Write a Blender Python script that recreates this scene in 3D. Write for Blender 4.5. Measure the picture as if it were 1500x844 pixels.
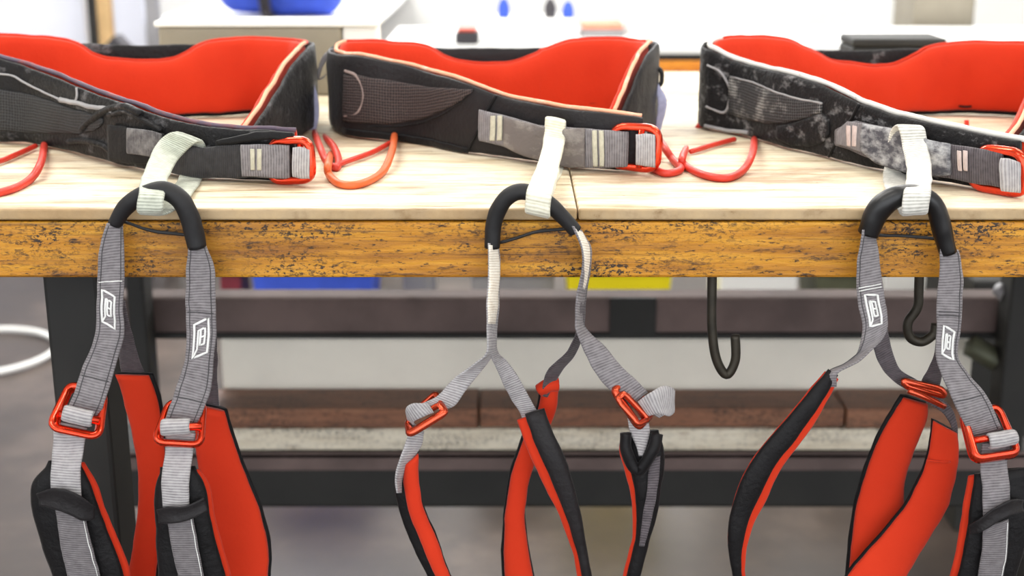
import bpy, math, random
import numpy as np
from mathutils import Vector
random.seed(7); np.random.seed(7)
for o in list(bpy.data.objects): bpy.data.objects.remove(o)
scn = bpy.context.scene
COL = scn.collection

# ------------------------------------------------------------------ camera
TH = 0.90                      # bench top height
PITCH = math.radians(16.0); FPX = 2000.0
CD, CH = 1.09, 0.2453          # camera in front of the bench edge / above the bench top
cam_d = bpy.data.cameras.new('camera'); cam = bpy.data.objects.new('camera', cam_d); COL.objects.link(cam)
cam.location = (0, -CD, TH + CH); cam.rotation_euler = (math.radians(90) - PITCH, 0, 0)
cam_d.sensor_width = 36; cam_d.lens = FPX / 1500 * 36; cam_d.clip_start = 0.05
cam_d.dof.use_dof = True; cam_d.dof.focus_distance = 1.16; cam_d.dof.aperture_fstop = 5.4
scn.camera = cam

# ------------------------------------------------------------------ light
w = bpy.data.worlds.new('world'); scn.world = w; w.use_nodes = True
w.node_tree.nodes['Background'].inputs[0].default_value = (0.93, 0.96, 1.0, 1)
w.node_tree.nodes['Background'].inputs[1].default_value = 3.4
def area(name, loc, rot, sx, sy, power, col=(1, .97, .92)):
    l = bpy.data.lights.new(name, 'AREA'); l.shape = 'RECTANGLE'; l.size = sx; l.size_y = sy
    l.energy = power; l.color = col
    o = bpy.data.objects.new(name, l); COL.objects.link(o); o.location = loc
    o.rotation_euler = [math.radians(a) for a in rot]
    return o
LAMPS = [(-1.3, 0.55), (1.3, 0.55), (-1.3, 2.6), (1.3, 2.6), (-1.3, -1.5), (1.3, -1.5)]
LPOW = [34, 34, 60, 60, 14, 14]
for (x, y), p in zip(LAMPS, LPOW):
    area('ceiling_lamp_light', (x, y, 2.83), (0, 0, 0), 1.5, 0.3, p)
area('window_light', (0.2, 4.30, 1.9), (-80, 0, 0), 4.5, 1.3, 90, (.95, .98, 1))
vs = scn.view_settings
vs.view_transform = 'Standard'; vs.look = 'None'; vs.exposure = -0.15; vs.gamma = 1; vs.use_curve_mapping = False

# ------------------------------------------------------------------ pixel -> place helpers (authoring only)
cp, sp = math.cos(PITCH), math.sin(PITCH)
def ray(px, py):
    a = (px - 750) / FPX; b = (py - 422) / FPX
    return np.array([a, cp - b * sp, -sp - b * cp])
CAM = np.array([0, -CD, TH + CH])
def P(px, py, Y):
    r = ray(px, py); k = (Y + CD) / r[1]
    return CAM + r * k
def T(px, py, z=0.0):
    r = ray(px, py); k = (TH + z - CAM[2]) / r[2]
    return CAM + r * k
def proj(p):
    d = np.asarray(p) - CAM
    zc = d[1] * cp - d[2] * sp; yc = d[1] * sp + d[2] * cp
    return 750 + FPX * d[0] / zc, 422 - FPX * yc / zc
def V(*a): return np.array(a, float)

# ------------------------------------------------------------------ materials
def new_mat(name):
    m = bpy.data.materials.new(name); m.use_nodes = True
    nt = m.node_tree; return m, nt, nt.nodes['Principled BSDF']
def lin(c):
    return tuple(((v / 255) / 12.92 if v / 255 <= .04045 else ((v / 255 + .055) / 1.055) ** 2.4) for v in c) + (1,)
def nd(nt, t, **k):
    n = nt.nodes.new(t)
    for a, b in k.items():
        if a.startswith('_'): n.inputs[a[1:]].default_value = b
        else: setattr(n, a, b)
    return n
def ramp(nt, src, stops):
    r = nt.nodes.new('ShaderNodeValToRGB'); cr = r.color_ramp
    while len(cr.elements) < len(stops): cr.elements.new(0.5)
    for e, (p, c) in zip(cr.elements, stops): e.position = p; e.color = c
    nt.links.new(src, r.inputs[0]); return r.outputs[0]
def mix(nt, fac, a, b, mode='MIX'):
    n = nt.nodes.new('ShaderNodeMix'); n.data_type = 'RGBA'; n.blend_type = mode
    for s, v in ((n.inputs[0], fac), (n.inputs[6], a), (n.inputs[7], b)):
        if hasattr(v, 'is_linked'): nt.links.new(v, s)
        else: s.default_value = v
    return n.outputs[2]
def bump(nt, bs, h, strength=.3, dist=.001):
    b = nd(nt, 'ShaderNodeBump', _Strength=strength, _Distance=dist)
    nt.links.new(h, b.inputs['Height']); nt.links.new(b.outputs[0], bs.inputs['Normal'])
def noise(nt, vec, scale, detail=4, rough=.55, mapscale=None):
    if mapscale:
        mp = nt.nodes.new('ShaderNodeMapping'); mp.inputs['Scale'].default_value = mapscale
        nt.links.new(vec, mp.inputs[0]); vec = mp.outputs[0]
    n = nd(nt, 'ShaderNodeTexNoise', _Scale=scale, _Detail=detail, _Roughness=rough)
    nt.links.new(vec, n.inputs['Vector']); return n.outputs[0]
def geo(nt): return nd(nt, 'ShaderNodeNewGeometry').outputs['Position']
def uvn(nt): return nd(nt, 'ShaderNodeTexCoord').outputs['UV']
W0, K0 = (1, 1, 1, 1), (0, 0, 0, 1)

def webbing(name, col, col2, rib=2.3, dirt=None, dirt_amt=.5, rough=.75, edge=True):
    m, nt, bs = new_mat(name); uv = uvn(nt)
    sep = nd(nt, 'ShaderNodeSeparateXYZ'); nt.links.new(uv, sep.inputs[0])
    mul = nd(nt, 'ShaderNodeMath', operation='MULTIPLY'); nt.links.new(sep.outputs[1], mul.inputs[0]); mul.inputs[1].default_value = 2 * math.pi * 1000 / rib
    sn = nd(nt, 'ShaderNodeMath', operation='SINE'); nt.links.new(mul.outputs[0], sn.inputs[0])
    mr = nd(nt, 'ShaderNodeMapRange'); nt.links.new(sn.outputs[0], mr.inputs[0]); mr.inputs[1].default_value = -1
    n = noise(nt, uv, 160, 5)
    c = mix(nt, mr.outputs[0], lin(col2), lin(col))
    c = mix(nt, ramp(nt, n, [(.35, (0, 0, 0, 1)), (.7, (.35, .35, .35, 1))]), c, lin(tuple(min(255, v + 35) for v in col)))
    if dirt:
        n2 = noise(nt, uv, 55, 6, .65)
        c = mix(nt, ramp(nt, n2, [(.42, K0), (.66, (dirt_amt,) * 3 + (1,))]), c, lin(dirt))
    nt.links.new(c, bs.inputs['Base Color']); bs.inputs['Roughness'].default_value = rough
    bs.inputs['Sheen Weight'].default_value = .15
    bump(nt, bs, mr.outputs[0], .6, .0005); return m
def fabric(name, col, col2, scale=220, rough=.7, wear=None, wear_lo=.55, wear_hi=.72, wscale=26, bstr=.25, sheen=.04):
    m, nt, bs = new_mat(name); p = geo(nt)
    n = noise(nt, p, scale, 4); n2 = noise(nt, p, 18, 4)
    c = mix(nt, n2, lin(col), lin(col2))
    if wear:
        a = noise(nt, p, wscale, 8, .7, (1, 1, 1.6))
        c = mix(nt, ramp(nt, a, [(wear_lo, K0), (wear_hi, (.85, .85, .85, 1))]), c, lin(wear))
    nt.links.new(c, bs.inputs['Base Color']); bs.inputs['Roughness'].default_value = rough
    bs.inputs['Sheen Weight'].default_value = sheen
    bs.inputs['Specular IOR Level'].default_value = .22
    mixn = nd(nt, 'ShaderNodeMath', operation='ADD'); nt.links.new(n, mixn.inputs[0]); nt.links.new(n2, mixn.inputs[1])
    bump(nt, bs, mixn.outputs[0], bstr, .003); return m
def meshmat(name, col, hole, chalk=None, lo=.5, hi=.75):
    m, nt, bs = new_mat(name); uv = uvn(nt)
    v = nd(nt, 'ShaderNodeTexVoronoi', _Scale=330, _Randomness=.1); nt.links.new(uv, v.inputs['Vector'])
    r = ramp(nt, v.outputs['Distance'], [(.25, K0), (.55, W0)])
    c = mix(nt, r, lin(hole), lin(col))
    if chalk:
        a = noise(nt, geo(nt), 30, 6, .65)
        f = ramp(nt, a, [(lo, K0), (hi, (.8, .8, .8, 1))])
        c = mix(nt, mix(nt, 1.0, f, r, 'MULTIPLY'), c, lin(chalk))
    nt.links.new(c, bs.inputs['Base Color']); bs.inputs['Roughness'].default_value = .7
    bump(nt, bs, r, .7, .0006); return m
def plain(name, col, rough=.5, metal=0, coat=0, var=.12, scale=30, spec=.5):
    m, nt, bs = new_mat(name); n = noise(nt, geo(nt), scale, 5)
    lo = tuple(v * (1 - var) for v in lin(col)[:3]) + (1,)
    hi = tuple(min(1, v * (1 + var)) for v in lin(col)[:3]) + (1,)
    nt.links.new(ramp(nt, n, [(.35, lo), (.65, hi)]), bs.inputs['Base Color'])
    bs.inputs['Roughness'].default_value = rough; bs.inputs['Metallic'].default_value = metal
    bs.inputs['Coat Weight'].default_value = coat; bs.inputs['Specular IOR Level'].default_value = spec
    bump(nt, bs, n, .08, .002); return m

M = {}
M['web'] = webbing('grey_webbing', (126, 121, 123), (86, 81, 83))
M['web_light'] = webbing('light_grey_webbing', (168, 164, 164), (124, 120, 122))
M['web_dark'] = webbing('dark_grey_webbing', (82, 74, 78), (48, 42, 46))
M['web_pad'] = webbing('pad_grey_webbing', (106, 101, 103), (82, 77, 79), 2.0)
M['web_white'] = webbing('white_webbing', (232, 228, 214), (170, 164, 148))
M['web_cream'] = webbing('faded_cream_webbing', (236, 226, 210), (205, 190, 170), 2.2)
M['loop_green'] = webbing('greenish_white_webbing', (206, 210, 194), (146, 150, 136), 2.6, (150, 150, 135), .35)
M['loop_cream'] = webbing('cream_white_webbing', (226, 223, 204), (204, 199, 176), 3)
M['loop_white'] = webbing('white_belay_webbing', (218, 216, 208), (160, 158, 150), 2.6)
M['web_black'] = webbing('black_webbing', (34, 31, 33), (13, 12, 13), 2.0)
M['web_chalk'] = webbing('chalky_grey_webbing', (120, 116, 118), (62, 60, 64), 2.5, (225, 222, 220), .75)
M['web_worn'] = webbing('worn_black_webbing', (70, 66, 68), (34, 31, 33), 2.2, (165, 162, 160), .5)
M['web_lav'] = webbing('lavender_webbing', (178, 182, 212), (150, 152, 186), 2.0)
M['guard_grey'] = fabric('grey_guard_fabric', (120, 112, 108), (82, 76, 76), wear=(165, 158, 150), wear_lo=.5)
M['guard_chalk'] = fabric('chalky_guard_fabric', (60, 60, 68), (85, 84, 90), wear=(205, 205, 205), wear_lo=.42, wear_hi=.7, wscale=60)
M['guard_black'] = fabric('black_guard_fabric', (24, 22, 23), (12, 11, 12))
M['red'] = fabric('red_orange_foam_fabric', (206, 54, 19), (190, 43, 13), rough=.78, bstr=.12, sheen=.1)
M['red_lip'] = fabric('orange_binding_fabric', (240, 110, 62), (232, 92, 48), rough=.7, bstr=.1)
M['pale_lip'] = fabric('faded_peach_binding', (240, 190, 160), (236, 150, 110), rough=.7, bstr=.1, wear=(245, 225, 205))
M['mauve_lip'] = fabric('worn_mauve_binding', (110, 100, 118), (80, 62, 66), rough=.6, bstr=.1, wear=(170, 80, 60), wear_lo=.5)
M['chalk_lip'] = fabric('chalk_white_binding', (235, 232, 225), (205, 200, 192), rough=.8, bstr=.1, wear=(90, 86, 86), wear_lo=.6)
M['black'] = fabric('black_nylon_fabric', (18, 16, 18), (7, 6, 7), rough=.55, bstr=.3)
M['charcoal'] = fabric('charcoal_nylon_fabric', (40, 37, 38), (16, 14, 16), rough=.5, bstr=.3)
M['black_worn'] = fabric('worn_black_fabric', (20, 18, 20), (9, 8, 9), rough=.5, wear=(140, 138, 140), wear_lo=.56, wear_hi=.8, wscale=34, bstr=.55)
M['black_chalk'] = fabric('chalk_scuffed_black_fabric', (26, 24, 26), (12, 11, 12), rough=.6, wear=(190, 188, 188), wear_lo=.56, wear_hi=.86, wscale=42, bstr=.6)
M['mesh_black'] = meshmat('black_mesh', (56, 56, 58), (6, 6, 6))
M['mesh_brown'] = meshmat('brown_black_mesh', (76, 62, 60), (18, 12, 12))
M['mesh_chalk'] = meshmat('chalky_mesh', (70, 68, 70), (16, 16, 16), (225, 222, 215), .5, .7)
M['seam_pale'] = fabric('pale_scuff_seam', (175, 158, 150), (120, 100, 96))
M['seam_chalk'] = fabric('chalk_seam', (190, 188, 188), (110, 108, 110))
M['bartack'] = webbing('pale_bartack_thread', (205, 200, 178), (150, 145, 128), 1.2)
M['bartack_pink'] = webbing('pinkish_bartack_thread', (215, 195, 188), (160, 140, 136), 1.2)
M['thread'] = plain('white_embroidery_thread', (225, 225, 222), .6)
M['thread_grey'] = plain('grey_thread', (70, 68, 70), .7)
M['anod'] = plain('orange_anodised_aluminium', (224, 58, 20), .22, .85, .6, .06)
M['anod_dark'] = plain('copper_anodised_aluminium', (205, 72, 38), .25, .85, .5, .06)
M['loop_red'] = plain('red_gear_loop_plastic', (200, 50, 32), .5, 0, .08)
M['loop_orange'] = plain('orange_gear_loop_plastic', (210, 94, 40), .5, 0, .08)
M['rubber'] = plain('black_sleeve_rubber', (18, 17, 19), .65, 0, 0, .2, 200)
M['rubber_gloss'] = plain('glossy_black_tape', (12, 11, 13), .4, 0, .05, .2, 90)
M['cord'] = plain('black_elastic_cord', (24, 23, 25), .6)
M['hook'] = plain('dark_forged_steel', (58, 54, 46), .5, .6, 0, .2, 80)

def wood_top():
    m, nt, bs = new_mat('bleached_worn_plywood'); p = geo(nt)
    g = noise(nt, p, 7, 8, .62, (1, 11, 1)); g2 = noise(nt, p, 4.2, 7, .65, (1, 3, 1)); g3 = noise(nt, p, 30, 8, .65, (1, 12, 1)); sp = noise(nt, p, 120, 4, .6, (1, 2, 1))
    c = ramp(nt, g, [(.28, lin((160, 130, 94))), (.40, lin((216, 196, 162))), (.54, lin((238, 226, 200))), (.74, lin((222, 202, 168)))])
    c = mix(nt, ramp(nt, g2, [(.49, K0), (.63, (.75, .75, .75, 1))]), c, lin((158, 122, 94)))
    c = mix(nt, ramp(nt, g3, [(.55, K0), (.68, (.75, .75, .75, 1))]), c, lin((112, 84, 56)))
    c = mix(nt, ramp(nt, sp, [(.66, K0), (.72, (.7, .7, .7, 1))]), c, lin((80, 60, 40)))
    sx = nd(nt, 'ShaderNodeSeparateXYZ'); nt.links.new(p, sx.inputs[0])
    e = nd(nt, 'ShaderNodeMapRange'); nt.links.new(sx.outputs[1], e.inputs[0])
    e.inputs[1].default_value = .0005; e.inputs[2].default_value = .006; e.inputs[3].default_value = .8; e.inputs[4].default_value = 0
    c = mix(nt, e.outputs[0], c, mix(nt, g3, lin((196, 160, 104)), lin((96, 70, 38))))      # handled, grimy front lip
    nt.links.new(c, bs.inputs['Base Color']); bs.inputs['Roughness'].default_value = .62
    bump(nt, bs, g3, .35, .002); return m
def wood_edge(name, c1, c2, c3, dark):
    m, nt, bs = new_mat(name); p = geo(nt)
    g = noise(nt, p, 26, 8, .65, (.28, 4, 4)); k = noise(nt, p, 75, 6, .7, (.5, 2, 2)); s = noise(nt, p, 260, 6, .72, (.45, 1, 1.5)); b = noise(nt, p, 5, 3)
    c = ramp(nt, g, [(.3, lin(c1)), (.5, lin(c2)), (.68, lin(c3))])
    c = mix(nt, ramp(nt, k, [(.57, K0), (.66, (.85, .85, .85, 1))]), c, lin(dark))
    c = mix(nt, ramp(nt, s, [(.57, K0), (.63, (.92, .92, .92, 1))]), c, lin((34, 20, 8)))
    c = mix(nt, ramp(nt, b, [(.52, K0), (.75, (.5, .5, .5, 1))]), c, lin(dark))
    st = noise(nt, p, 60, 6, .7, (.06, 5, 5)); cl = noise(nt, p, 420, 4, .7, (.6, 1, 1)); ms = noise(nt, p, 12, 4, .6, (.6, 1, 2))
    c = mix(nt, ramp(nt, st, [(.56, K0), (.64, (.6, .6, .6, 1))]), c, lin(dark))
    f = mix(nt, 1.0, ramp(nt, cl, [(.52, K0), (.57, W0)]), ramp(nt, ms, [(.46, K0), (.6, W0)]), 'MULTIPLY')
    c = mix(nt, f, c, lin((40, 24, 8)))
    nt.links.new(c, bs.inputs['Base Color']); bs.inputs['Roughness'].default_value = .5
    bump(nt, bs, k, .5, .003); return m
M['top'] = wood_top()
M['edge'] = wood_edge('ochre_varnished_edge_beam', (136, 82, 12), (188, 126, 20), (210, 152, 40), (84, 50, 10))
M['edge2'] = wood_edge('orange_varnished_beam', (214, 118, 16), (240, 150, 30), (246, 172, 60), (190, 90, 16))
M['plank_brown'] = wood_edge('brown_weathered_plank', (112, 72, 50), (134, 88, 62), (150, 104, 76), (70, 46, 34))
M['plank_pale'] = wood_edge('pale_plank', (205, 192, 168), (222, 212, 190), (232, 224, 206), (170, 150, 124))
M['steel_black'] = plain('black_painted_steel', (28, 27, 24), .65, 0, 0, .25, 14)
M['steel_brown'] = plain('brown_grey_painted_steel', (98, 82, 78), .75, 0, 0, .25, 10)
M['steel_green'] = plain('dull_olive_steel', (96, 98, 78), .55, .2, 0, .25, 12)
M['white_sheet'] = plain('off_white_board', (236, 230, 216), .6, 0, 0, .06, 6)
M['white'] = plain('white_paint', (240, 240, 238), .6, 0, 0, .03, 3)
M['lilac'] = plain('lilac_white_panel', (226, 228, 240), .55, 0, 0, .04, 3)
M['taupe'] = plain('taupe_painted_metal', (150, 142, 126), .55, .1, 0, .08, 8)
M['tan'] = plain('tan_wood_post', (226, 188, 134), .6, 0, 0, .1, 8)
M['blue'] = plain('blue_fabric', (58, 88, 205), .7, 0, 0, .15, 12)
M['yellow'] = plain('yellow_plastic', (244, 226, 20), .5, 0, 0, .05, 6)
M['dark'] = plain('dark_grey_plastic', (62, 58, 62), .5, 0, 0, .12, 12)
M['redpl'] = plain('red_plastic', (222, 92, 72), .5, 0, 0, .08, 12)
M['salmon'] = plain('salmon_cloth', (236, 150, 122), .7, 0, 0, .08, 12)
M['greyc'] = plain('mid_grey_metal', (150, 148, 150), .5, .2, 0, .1, 12)
M['maroon'] = plain('maroon_plastic', (120, 30, 46), .5)
def concrete():
    m, nt, bs = new_mat('worn_concrete'); p = geo(nt)
    a = noise(nt, p, 1.6, 8, .65); b = noise(nt, p, 9, 6, .6)
    c = ramp(nt, a, [(.3, lin((38, 32, 28))), (.5, lin((68, 58, 52))), (.7, lin((112, 98, 89)))])
    c = mix(nt, ramp(nt, b, [(.5, K0), (.72, (.6, .6, .6, 1))]), c, lin((52, 45, 42)))
    nt.links.new(c, bs.inputs['Base Color']); bs.inputs['Roughness'].default_value = .38
    bump(nt, bs, b, .1, .01); return m
M['floor'] = concrete()
M['wall'] = plain('white_plaster_wall', (238, 238, 236), .8, 0, 0, .03, 2)
M['ceil'] = plain('white_ceiling', (225, 225, 222), .85, 0, 0, .03, 2)
def emit(name, col, s):
    m, nt, bs = new_mat(name); bs.inputs['Emission Color'].default_value = lin(col); bs.inputs['Emission Strength'].default_value = s
    bs.inputs['Base Color'].default_value = lin(col); return m
M['tube'] = emit('lit_lamp_diffuser', (255, 250, 240), 4.0)
M['daylight'] = emit('daylight_window_pane', (250, 252, 255), 2.2)

# ------------------------------------------------------------------ mesh helpers
def link(name, me, mat, parent=None, smooth=True):
    if mat is not None: me.materials.append(M[mat])
    if smooth: me.polygons.foreach_set('use_smooth', [True] * len(me.polygons))
    o = bpy.data.objects.new(name, me); COL.objects.link(o)
    if parent is not None:
        o.parent = parent
        o.matrix_parent_inverse = parent.matrix_world.inverted() if False else parent.matrix_basis.inverted()
    return o
WOB = 0.0
from mathutils import noise as mnoise
def raw(name, verts, faces, mat, parent=None, smooth=True, uvs=None):
    if WOB and mat not in ('anod', 'anod_dark', 'loop_red', 'loop_orange'):      # soft, slightly crumpled cloth: one displacement field shared by all layers
        vv = []
        for v in verts:
            q = Vector(v); a = mnoise.noise_vector(q * 38); b = mnoise.noise_vector(q * 95 + Vector((7, 3, 1)))
            vv.append(q + a * WOB + b * WOB * .45)
        verts = vv
    me = bpy.data.meshes.new(name); me.from_pydata([tuple(v) for v in verts], [], faces)
    if uvs is not None:
        ul = me.uv_layers.new(name='uv')
        li = np.empty(len(me.loops), int); me.loops.foreach_get('vertex_index', li)
        ul.data.foreach_set('uv', np.asarray(uvs)[li].ravel())
    me.validate(); me.update()
    return link(name, me, mat, parent, smooth)
def thing(name, label, cat, loc, group=None):
    o = bpy.data.objects.new(name, None); COL.objects.link(o); o.location = loc; o.empty_display_size = .05
    o['label'] = label; o['category'] = cat
    if group: o['group'] = group
    return o
def tag(o, label, cat, group=None):
    o['label'] = label; o['category'] = cat
    if group: o['group'] = group
    return o
def catmull(pts, n, closed=False):
    pts = np.asarray(pts, float); out = []
    N = len(pts); rng = N if closed else N - 1
    for i in range(rng):
        if closed: p0, p1, p2, p3 = pts[(i - 1) % N], pts[i], pts[(i + 1) % N], pts[(i + 2) % N]
        else:
            p1, p2 = pts[i], pts[i + 1]
            p0 = pts[i - 1] if i > 0 else 2 * p1 - p2
            p3 = pts[i + 2] if i + 2 < N else 2 * p2 - p1
        for k in range(n):
            t = k / n
            out.append(.5 * ((2 * p1) + (-p0 + p2) * t + (2 * p0 - 5 * p1 + 4 * p2 - p3) * t * t + (-p0 + 3 * p1 - 3 * p2 + p3) * t ** 3))
    if not closed: out.append(pts[-1])
    return np.array(out)
class Sheet:
    pass
def sheet(name, Ls, Rs, t, mat, parent, off=0.0, closed=False, p=7, nu=8, crown=0.0):
    """a solid band between two edge curves; thickness t, shifted by off along the face normal (tangent x width)"""
    Ls = np.asarray(Ls, float); Rs = np.asarray(Rs, float); N = len(Ls)
    C = (Ls + Rs) / 2; H = (Rs - Ls) / 2
    if closed: tan = np.roll(C, -1, 0) - np.roll(C, 1, 0)
    else: tan = np.gradient(C, axis=0)
    n = np.cross(tan, H); n /= np.linalg.norm(n, axis=1)[:, None] + 1e-12
    hw = np.linalg.norm(H, axis=1)
    d = np.r_[0, np.cumsum(np.linalg.norm(np.diff(C, axis=0), axis=1))]
    us = -np.cos(np.linspace(0, math.pi, nu + 1))
    ring = [(u, 1) for u in us] + [(u, -1) for u in us[-2:0:-1]]
    K = len(ring); verts = []; uvs = []
    for i in range(N):
        for u, s in ring:
            h = t / 2 * (max(0, 1 - abs(u) ** p)) ** (1 / 2)
            verts.append(C[i] + H[i] * u + n[i] * (off + s * h + crown * (1 - u * u)))
            uvs.append((u * hw[i], d[i]))
    faces = []
    for i in range(N if closed else N - 1):
        a = i * K; b = ((i + 1) % N) * K
        for j in range(K):
            k = (j + 1) % K
            faces.append((a + j, b + j, b + k, a + k))
    if not closed:
        faces.append(tuple(range(K))); faces.append(tuple(range((N - 1) * K, N * K))[::-1])
    o = raw(name, verts, faces, mat, parent, True, uvs)
    S = Sheet(); S.o = o; S.C = C; S.H = H; S.n = n; S.t = t; S.d = d; S.off = off; S.crown = crown
    def at(u, dist, lift=0.0):
        i = np.interp(dist, d, np.arange(N)); a = int(min(N - 2, math.floor(i))); f = i - a
        c = C[a] * (1 - f) + C[a + 1] * f; h = H[a] * (1 - f) + H[a + 1] * f; m = n[a] * (1 - f) + n[a + 1] * f
        return c + h * u + m * (off + t / 2 + lift + crown * (1 - u * u))
    S.at = at
    return S
def edges(pairs, W=None, sub=6):
    """pairs (lx,ly,rx,ry,Y[,s]) in picture coordinates with the true depth Y -> two edge curves of real width W"""
    L, R = [], []
    for q in pairs:
        lx, ly, rx, ry, Y = q[:5]; s = q[5] if len(q) > 5 else 0
        l, r = P(lx, ly, Y), P(rx, ry, Y); wd = np.linalg.norm(r - l)
        if W and s and W > wd:
            e = math.sqrt(W * W - wd * wd) * s / 2
            l, r = P(lx, ly, Y - e), P(rx, ry, Y + e)
        L.append(l); R.append(r)
    return catmull(L, sub), catmull(R, sub)
def ribbon(name, pairs, mat, parent, t=.0022, W=.0235, off=0, sub=6, **k):
    L, R = edges(pairs, W, sub)
    return sheet(name, L, R, t, mat, parent, off, **k)
def pad(parent, pairs, front, back, il=0.0, ir=0.0, t=.006, name='leg_pad', W=None, sub=6, crown=.0015, front_name='lining'):
    """two-layer leg-loop pad: back layer full width, front layer inset by the fractions il / ir of the width"""
    L, R = edges(pairs, W, sub); D = R - L
    bk = sheet(name, L, R, t, back, parent, -t * .45, p=4, crown=0)
    Lf, Rf = L + D * il, R - D * ir
    if front_name == 'outer_face':
        g = (L[0] + R[0] - L[2] - R[2]); g = g / np.linalg.norm(g) * .0035; Lf = Lf.copy(); Rf = Rf.copy(); Lf[0] += g; Rf[0] += g
    fr = sheet(front_name, Lf, Rf, t, front, bk.o, t * .35, p=4, crown=crown)
    return bk, fr
def tube(name, pts, r, mat, parent=None, closed=False, sub=6, k=10, raw_pts=False, flat=1.0):
    Q = np.asarray(pts, float) if raw_pts else catmull(pts, sub, closed)
    N = len(Q)
    rr = np.interp(np.linspace(0, 1, N), np.linspace(0, 1, len(r)), r) if hasattr(r, '__len__') else np.full(N, r)
    tan = (np.roll(Q, -1, 0) - np.roll(Q, 1, 0)) if closed else np.gradient(Q, axis=0)
    tan /= np.linalg.norm(tan, axis=1)[:, None] + 1e-12
    up = np.array([0, 0, 1.0]) if abs(tan[0][2]) < .9 else np.array([0, 1.0, 0])
    nrm = np.cross(tan[0], up); nrm /= np.linalg.norm(nrm)
    verts = []
    for i in range(N):
        nrm = nrm - tan[i] * np.dot(nrm, tan[i]); nrm /= np.linalg.norm(nrm) + 1e-12
        b = np.cross(tan[i], nrm)
        for j in range(k):
            a = 2 * math.pi * j / k
            verts.append(Q[i] + (nrm * math.cos(a) + b * math.sin(a) * flat) * rr[i])
    faces = []
    for i in range(N if closed else N - 1):
        a = i * k; c = ((i + 1) % N) * k
        for j in range(k):
            jj = (j + 1) % k; faces.append((a + j, a + jj, c + jj, c + j))
    if not closed:
        faces.append(tuple(range(k))[::-1]); faces.append(tuple(range((N - 1) * k, N * k)))
    return raw(name, verts, faces, mat, parent)
def boxmesh(lo, hi, bev=.004):
    """chamfered box as verts/faces"""
    import bmesh
    bm = bmesh.new(); bmesh.ops.create_cube(bm, size=1)
    for v in bm.verts:
        v.co = Vector([lo[i] + (v.co[i] + .5) * (hi[i] - lo[i]) for i in range(3)])
    if bev: bmesh.ops.bevel(bm, geom=bm.edges[:], offset=bev, segments=2, affect='EDGES', profile=.5)
    me = bpy.data.meshes.new('box'); bm.to_mesh(me); bm.free(); return me
def box(name, lo, hi, mat, parent=None, bev=.004):
    return link(name, boxmesh(lo, hi, bev), mat, parent, False)
def pbox(name, x0, y0, x1, y1, Y, depth, mat, parent=None, bev=.004):
    """box whose near face spans the picture rectangle at depth Y"""
    a, b = P(x0, y1, Y), P(x1, y0, Y)
    return box(name, (min(a[0], b[0]), Y, min(a[2], b[2])), (max(a[0], b[0]), Y + depth, max(a[2], b[2])), mat, parent, bev)

# ------------------------------------------------------------------ room
def struct(o): o['kind'] = 'structure'; return o
YB = 4.4
struct(box('floor', (-4.5, -4, -.1), (4.5, YB, 0), 'floor', None, 0))
struct(box('wall_left', (-4.6, -4, 0), (-4.5, YB, 3), 'wall', None, 0))
struct(box('wall_right', (4.5, -4, 0), (4.6, YB, 3), 'wall', None, 0))
struct(box('ceiling', (-4.6, -4, 3), (4.6, YB + .1, 3.1), 'ceil', None, 0))
wb = struct(box('wall_back', (-4.6, YB, 0), (4.6, YB + .1, 3), 'wall', None, 0))
for i in range(3):                                   # daylight windows high on the back wall
    x0 = -2.0 + i * 1.5
    wd = struct(box('window_%d' % (i + 1), (x0, YB - .03, 1.35), (x0 + 1.3, YB + .01, 2.5), 'white', None, .005))
    for a in range(2):
        box('pane', (x0 + .05 + a * .61, YB - .036, 1.40), (x0 + .64 + a * .61, YB - .026, 2.45), 'daylight', wd, 0)
for i, (x, y) in enumerate(LAMPS):
    where = ['above left end of the workbench', 'above right end of the workbench', 'left, over the rear bench', 'right, over the rear bench', 'left, behind the camera', 'right, behind the camera'][i]
    t = thing('ceiling_lamp', 'long white fluorescent ceiling lamp ' + where, 'lamp', (x, y, 3.0), 'ceiling lamps')
    box('housing', (x - .8, y - .18, 2.93), (x + .8, y + .18, 3.0), 'white', t, .01)
    box('diffuser', (x - .77, y - .15, 2.86), (x + .77, y + .15, 2.93), 'tube', t, .01)

# ------------------------------------------------------------------ workbench
BD = .91
bench = thing('workbench', 'long wooden workbench with bleached top, ochre front edge and black steel frame', 'workbench', (0, .45, 0))
XL, XR = -.95, .95
seam = T(841, 280)[0]
box('top_board', (XL, 0, TH - .0095), (seam - .0006, BD, TH), 'top', bench, .0018)
box('top_board', (seam + .0006, 0, TH - .0095), (XR, BD, TH), 'top', bench, .0018)
box('edge_beam', (XL, .0015, TH - .0590), (XR, .045, TH - .0112), 'edge', bench, .0025)
box('underlay', (XL, .05, TH - .030), (XR, BD, TH - .0105), 'plank_brown', bench, .002)
def leg(x0, x1, Y, d, mat='steel_black'):
    a = P(x0, 500, Y)[0]; b = P(x1, 500, Y)[0]
    return box('leg', (a, Y, 0), (b, Y + d, TH - .0305), mat, bench, .004)
leg(70, 150, .10, .06); leg(190, 216, .80, .05)
leg(1474, 1516, .80, .05); leg(1560, 1640, .10, .06)
pbox('upper_rail', 150, 436, 1490, 494, .86, .05, 'steel_brown', bench, .006)
pbox('upper_rail_lip', 150, 489, 1490, 497, .852, .06, 'steel_black', bench, .002)
pbox('lower_rail', 110, 668, 1520, 745, .80, .06, 'steel_black', bench, .006)
a = P(110, 668, .80); b = P(1520, 668, .80)
box('shelf_ledge', (a[0], .79, a[2] - .001), (b[0], BD, a[2] + .008), 'steel_black', bench, .002)
SHZ = a[2] + .0085
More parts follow.
